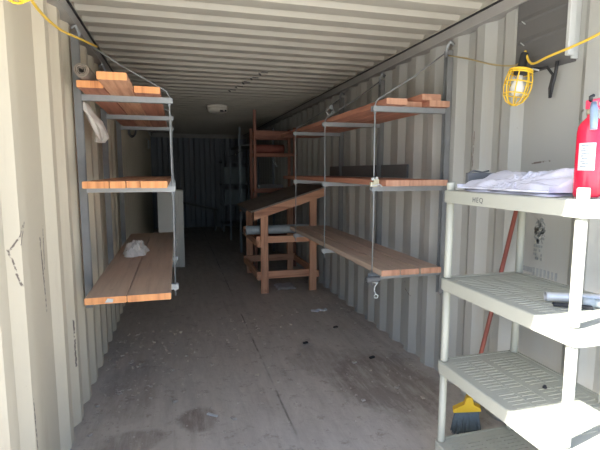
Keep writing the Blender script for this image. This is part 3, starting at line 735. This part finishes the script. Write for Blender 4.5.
tag(mb.build('wire_knot', STEEL, None, (1.835, 3.66, 1.915)), 'knot of wire on the right top boards at the middle rod', 'wire')
# dark grey board leaning on the right wall above the middle boards
mb = MB(); mb.box(-.012, .0, 0, 1.85, 0, 0.105, .002)
tag(mb.build('dark_board', DARKB, None, (2.335, 3.2, RZ[1] + .019 + .038 + .005)), 'dark grey narrow board stood on edge against the right wall on the middle boards', 'board')

# ------------------------------------------------------------------ sloped workbench
wb = thing('sloped_workbench', 'lumber frame workbench with a sloping dark top at the end of the right shelves', 'workbench', (1.565, 5.2, 0))
XL, XR, YB = 0.0, 0.60, 1.15
def zslope(x): return 0.985 + (x + 0.13) * 0.315
for (xx, yy) in ((XL, 0), (XR, 0), (XL, YB), (XR, YB)):
    mb = MB(); w = 0.044; zt_ = zslope(xx) - .10
    mb.box(xx - w, xx + w, yy - .02, yy + .02, 0, zt_ + .02, .003)
    mb.build('leg', WZ, wb)
for yy in (-.04, YB):
    mb = MB(); a, b2 = -0.13, 0.74
    mb.prism([(a, zslope(a) - .095), (b2, zslope(b2) - .095), (b2, zslope(b2)), (a, zslope(a))], yy - .02, yy + .019); mb.build('sloped_beam', WX, wb)
for yy in (.0405, YB - .0405):
    for (z, w2) in ((0.645, .04), (0.215, .045)):
        mb = MB(); mb.box(-.09, .66, yy - .019, yy + .019, z - w2, z + w2, .003); mb.build('cross_rail', WX, wb)
for xx in (-.064, .664):
    for z in (0.60, 0.20):
        mb = MB(); mb.box(xx - .019, xx + .019, 0.0, YB, z - .04, z + .04, .003); mb.build('side_rail', WY, wb)
mb = MB(); a, b2 = -0.16, 0.755
mb.prism([(a, zslope(a) + .001), (b2, zslope(b2) + .001), (b2, zslope(b2) + .019), (a, zslope(a) + .019)], -.05, YB + .08); mb.build('tabletop', WTOP, wb)
mb = MB(); mb.prism([(-.165, .985), (-.13, .999), (-.13, 1.003), (-.17, .99), (-.185, .955), (-.18, .95)], .25, .9); mb.build('overhang_felt', DARKB, wb)
# grey pipe on the bench rails
mb = MB(); mb.tube([(0, 0, 0), (0.86, 0, 0)], .055, 24, cap=False); mb.tube([(0.86, 0, 0), (0, 0, 0)], .047, 24, cap=False); mb.tube([(.03, 0, 0), (.034, 0, 0)], .0465, 24); mb.tube([(0, 0, 0), (.02, 0, 0)], .058, 24, cap=False)
tag(mb.build('grey_pipe', TUBEM, None, (1.385, 5.42, 0.742)), 'fat grey pipe lying crosswise under the sloping workbench top', 'pipe')

# ------------------------------------------------------------------ lumber rack behind the bench
rk = thing('lumber_rack', 'dark red lumber rack rising to the ceiling behind the sloped workbench', 'rack', (1.70, 6.60, 0))
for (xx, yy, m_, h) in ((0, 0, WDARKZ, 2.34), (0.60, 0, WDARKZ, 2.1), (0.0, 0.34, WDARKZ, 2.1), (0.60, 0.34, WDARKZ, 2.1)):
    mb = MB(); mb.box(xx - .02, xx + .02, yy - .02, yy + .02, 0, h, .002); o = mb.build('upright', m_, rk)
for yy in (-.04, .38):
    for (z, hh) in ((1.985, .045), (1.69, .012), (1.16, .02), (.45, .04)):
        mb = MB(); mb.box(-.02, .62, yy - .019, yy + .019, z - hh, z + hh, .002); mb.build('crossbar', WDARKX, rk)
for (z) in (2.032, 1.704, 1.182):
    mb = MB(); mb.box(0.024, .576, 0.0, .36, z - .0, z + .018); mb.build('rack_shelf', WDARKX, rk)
mb = MB(); mb.lathe((0, 0, 0), (1, 0, 0), [(0, .064), (.43, .064)], 20)
o = mb.build('rolled_tarp', REDRL, None, (1.735, 6.74, 1.7235 + .066)); tag(o, 'rust red rolled tarp lying on the lumber rack', 'rolled tarp')
mb = MB(); mb.tube([(0.43, .06 * math.cos(a), .06 * math.sin(a)) for a in [k * .2 for k in range(-8, 8)]], .006, 6); mb.build('white_edge', LABELW, o)
mb = MB(); mb.box(0, .36, 0, .28, 0, .05, .004)
tag(mb.build('flat_carton', DARKB, None, (1.78, 6.66, 1.204)), 'dark flat carton on the lower shelf of the lumber rack', 'carton')
mb = MB(); mb.lathe((0, 0, 0), (0, 0, 1), [(0, .016), (.04, .018), (.05, .01)], 10)
tag(mb.build('plastic_jar', LABELW, None, (1.755, 6.60, 1.204)), 'tiny white jar on the lower shelf of the lumber rack', 'jar')
mb = MB(); rr = random.Random(4)
pts = [(2.02 + .012 * k, 6.9, 1.62 - .015 * k + .03 * math.sin(k * 2.1)) for k in range(8)]; mb.tube(pts, .012, 7)
tag(mb.build('wire_bundle', TUBEM, None), 'pale twisted wire bundle hanging inside the lumber rack', 'wire')

# ------------------------------------------------------------------ far end
cb = thing('pale_cabinet', 'pale grey upright cabinet beyond the left bench', 'cabinet', (0.30, 7.0, 0))
mb = MB(); mb.box(0, .37, 0.02, .5, 0.0, 1.17, .006); mb.build('body', CABW, cb)
mb = MB(); mb.box(.0, .285, 0.0, .018, 0.03, 1.165, .004); mb.build('door', CABW, cb)
mb = MB(); mb.box(.30, .368, 0.0, .018, 0.0, 1.168, .004); mb.build('side_strip', CABW, cb)
m2 = thing('metal_rack', 'dark bare metal rack with thin uprights beyond the lumber rack', 'rack', (1.67, 8.0, 0))
for (xx, yy, h) in ((0, 0, 2.22), (.60, 0, 2.22), (0, 1.55, 1.9), (.60, 1.55, 1.9)):
    mb = MB(); mb.box(xx - .018, xx + .018, yy - .018, yy + .018, 0, h); mb.build('upright', DGREY, m2)
for z in (.35, 1.9):
    mb = MB(); mb.box(.02, .58, -.015, 1.56, z, z + .02); mb.build('shelf', DARKB, m2)
ms = thing('metal_shelving', 'dark metal shelving with cartons at the far end of the container', 'shelving', (1.66, 11.0, 0))
for (xx, yy) in ((0, 0), (.62, 0), (0, .6), (.62, .6)):
    mb = MB(); mb.box(xx - .02, xx + .02, yy - .02, yy + .02, 0, 2.1); mb.build('upright', DGREY, ms)
for z in (.15, .62, 1.12, 1.66):
    mb = MB(); mb.box(-.02, .64, -.02, .62, z, z + .035); mb.build('shelf', DGREY, ms)
for (x0_, z0_, w_, h_, l_) in ((.04, 1.156, .52, .40, 'blue grey carton on the upper shelf at the far end'), (.05, .656, .5, .36, 'blue grey carton on the middle shelf at the far end')):
    mb = MB(); mb.box(0, w_, 0, .4, 0, h_, .004); mb.box(0, w_, -.002, 0, h_ * .48, h_ * .5)
    tag(mb.build('carton', BOXM, None, (1.66 + x0_, 11.05, z0_)), l_, 'carton')
mb = MB(); mb.obox((0, 0, 0), (1, 0, -.24), (0, 1, 0), (.24, 0, 1), .5, .14, .02)
o = mb.build('table_leaf', DARKB, None, (1.06, 11.3, .62)); tag(o, 'dark sloping table top in front of the far wall', 'table')
for xx, h in ((-.42, .58 + .10), (.42, .48)):
    mb = MB(); mb.box(xx - .02, xx + .02, -.12, .12, -.62, h - .62); mb.build('leg', DARKB, o)
# festoon of tiny pale lights between the racks
mb = MB(); pts = [(1.50 + .045 * k, 8.2 - .12 * k, 1.72 + .02 * k - .012 * math.sin(k)) for k in range(9)]; mb.tube(pts, .004, 6)
fo = tag(mb.build('hanging_wire', BLACK), 'thin wire with small pale knots strung to the lumber rack', 'wire')
for p in (pts[2], pts[4], pts[7]):
    mb = MB(); mb.lathe(p, (0, 0, 1), [(-.012, .004), (0, .012), (.012, .004)], 8); mb.build('pale_knot', LABELW, fo)

# ceiling lamp
cl = thing('ceiling_light', 'round dusty ceiling light with a broken cover hanging under the roof', 'ceiling light', (1.185, 6.7, 2.389))
mb = MB(); mb.lathe((0, 0, 0), (0, 0, -1), [(0, .15), (.02, .155), (.028, .15)], 28); mb.build('base', LAMPM, cl)
mb = MB(); mb.lathe((0, 0, -.028), (0, 0, -1), [(0, .148), (.04, .145), (.062, .125), (.070, .09)], 28); mb.build('cover', LAMPM, cl)
mb = MB(); mb.box(.02, .07, -.152, -.10, -.095, -.075); mb.box(.085, .11, -.13, -.10, -.09, -.07); mb.build('broken_edge', BLACK, cl)
# ceiling rust tears
mb = MB(); rr = random.Random(2)
for k in range(5):
    yy = 4.35 + k * .25; xx = 1.42 - k * .045
    mb.obox((xx, yy, 2.388), (1, .3, 0), (-.3, 1, 0), (0, 0, 1), .035, .012, .002)
    mb.obox((xx - .03, yy + .08, 2.387), (.3, 1, 0), (1, -.3, 0), (0, 0, 1), .05, .008, .002)
struct(mb.build('rust_tears', INK, bpy.data.objects['ceiling']))

# ------------------------------------------------------------------ floor litter
o = crumple('film_strip', PAPER, -.085, .085, -.03, .03, 0, .02, 14, None, 12, 8, loc=(1.99, 4.38, 0.001)); tag(o, 'clear plastic film strip on the floor below the right shelves', 'film')
o = crumple('film_sheet', PAPER, -.12, .12, -.15, .15, 0, .02, 17, None, 12, 12, loc=(1.87, 5.45, 0.001)); tag(o, 'crumpled clear film on the floor between the workbench legs', 'film')
mb = MB(); mb.obox((0, 0, .004), (1, -.8, 0), (.8, 1, 0), (0, 0, 1), .035, .008, .0035)
tag(mb.build('wood_chip', LABELW, None, (0.745, 2.60, 0)), 'pale wood chip on the floor beside the dark stain', 'chip')
mb = MB(); rr = random.Random(12)
for i in range(520):
    side = rr.random()
    if side < .55: x_ = abs(rr.gauss(0, .30)) + .03; y_ = rr.uniform(2.2, 4.2)
    elif side < .7: x_ = WW - abs(rr.gauss(0, .12)) - .02; y_ = rr.uniform(2.7, 5)
    else: x_ = rr.uniform(.1, 2.3); y_ = rr.uniform(2.2, 4.5)
    if x_ > 2.3: continue
    s_ = rr.uniform(.002, .006) * (2.0 if rr.random() < .10 else .9)
    a = rr.uniform(0, 3.14)
    mb.obox((x_, y_, s_ * .6), (math.cos(a), math.sin(a), 0), (-math.sin(a), math.cos(a), 0), (0, 0, 1), s_ * rr.uniform(.8, 1.8), s_, s_ * .5)
tag(mb.build('floor_grit', DEBRIS), 'pale grit and crumbs scattered over the floor', 'grit', kind='stuff')
for (x_, y_, l_) in ((1.60, 3.55, 'small black scrap on the floor left of the big stain'), (2.02, 3.12, 'black scrap on the floor in the big dark stain'), (1.98, 3.85, 'black scrap on the floor beyond the big stain')):
    mb = MB(); mb.obox((0, 0, .006), (1, .4, 0), (-.4, 1, 0), (0, 0, 1), .022, .010, .006); tag(mb.build('black_scrap', BLACK, None, (x_, y_, 0)), l_, 'scrap')
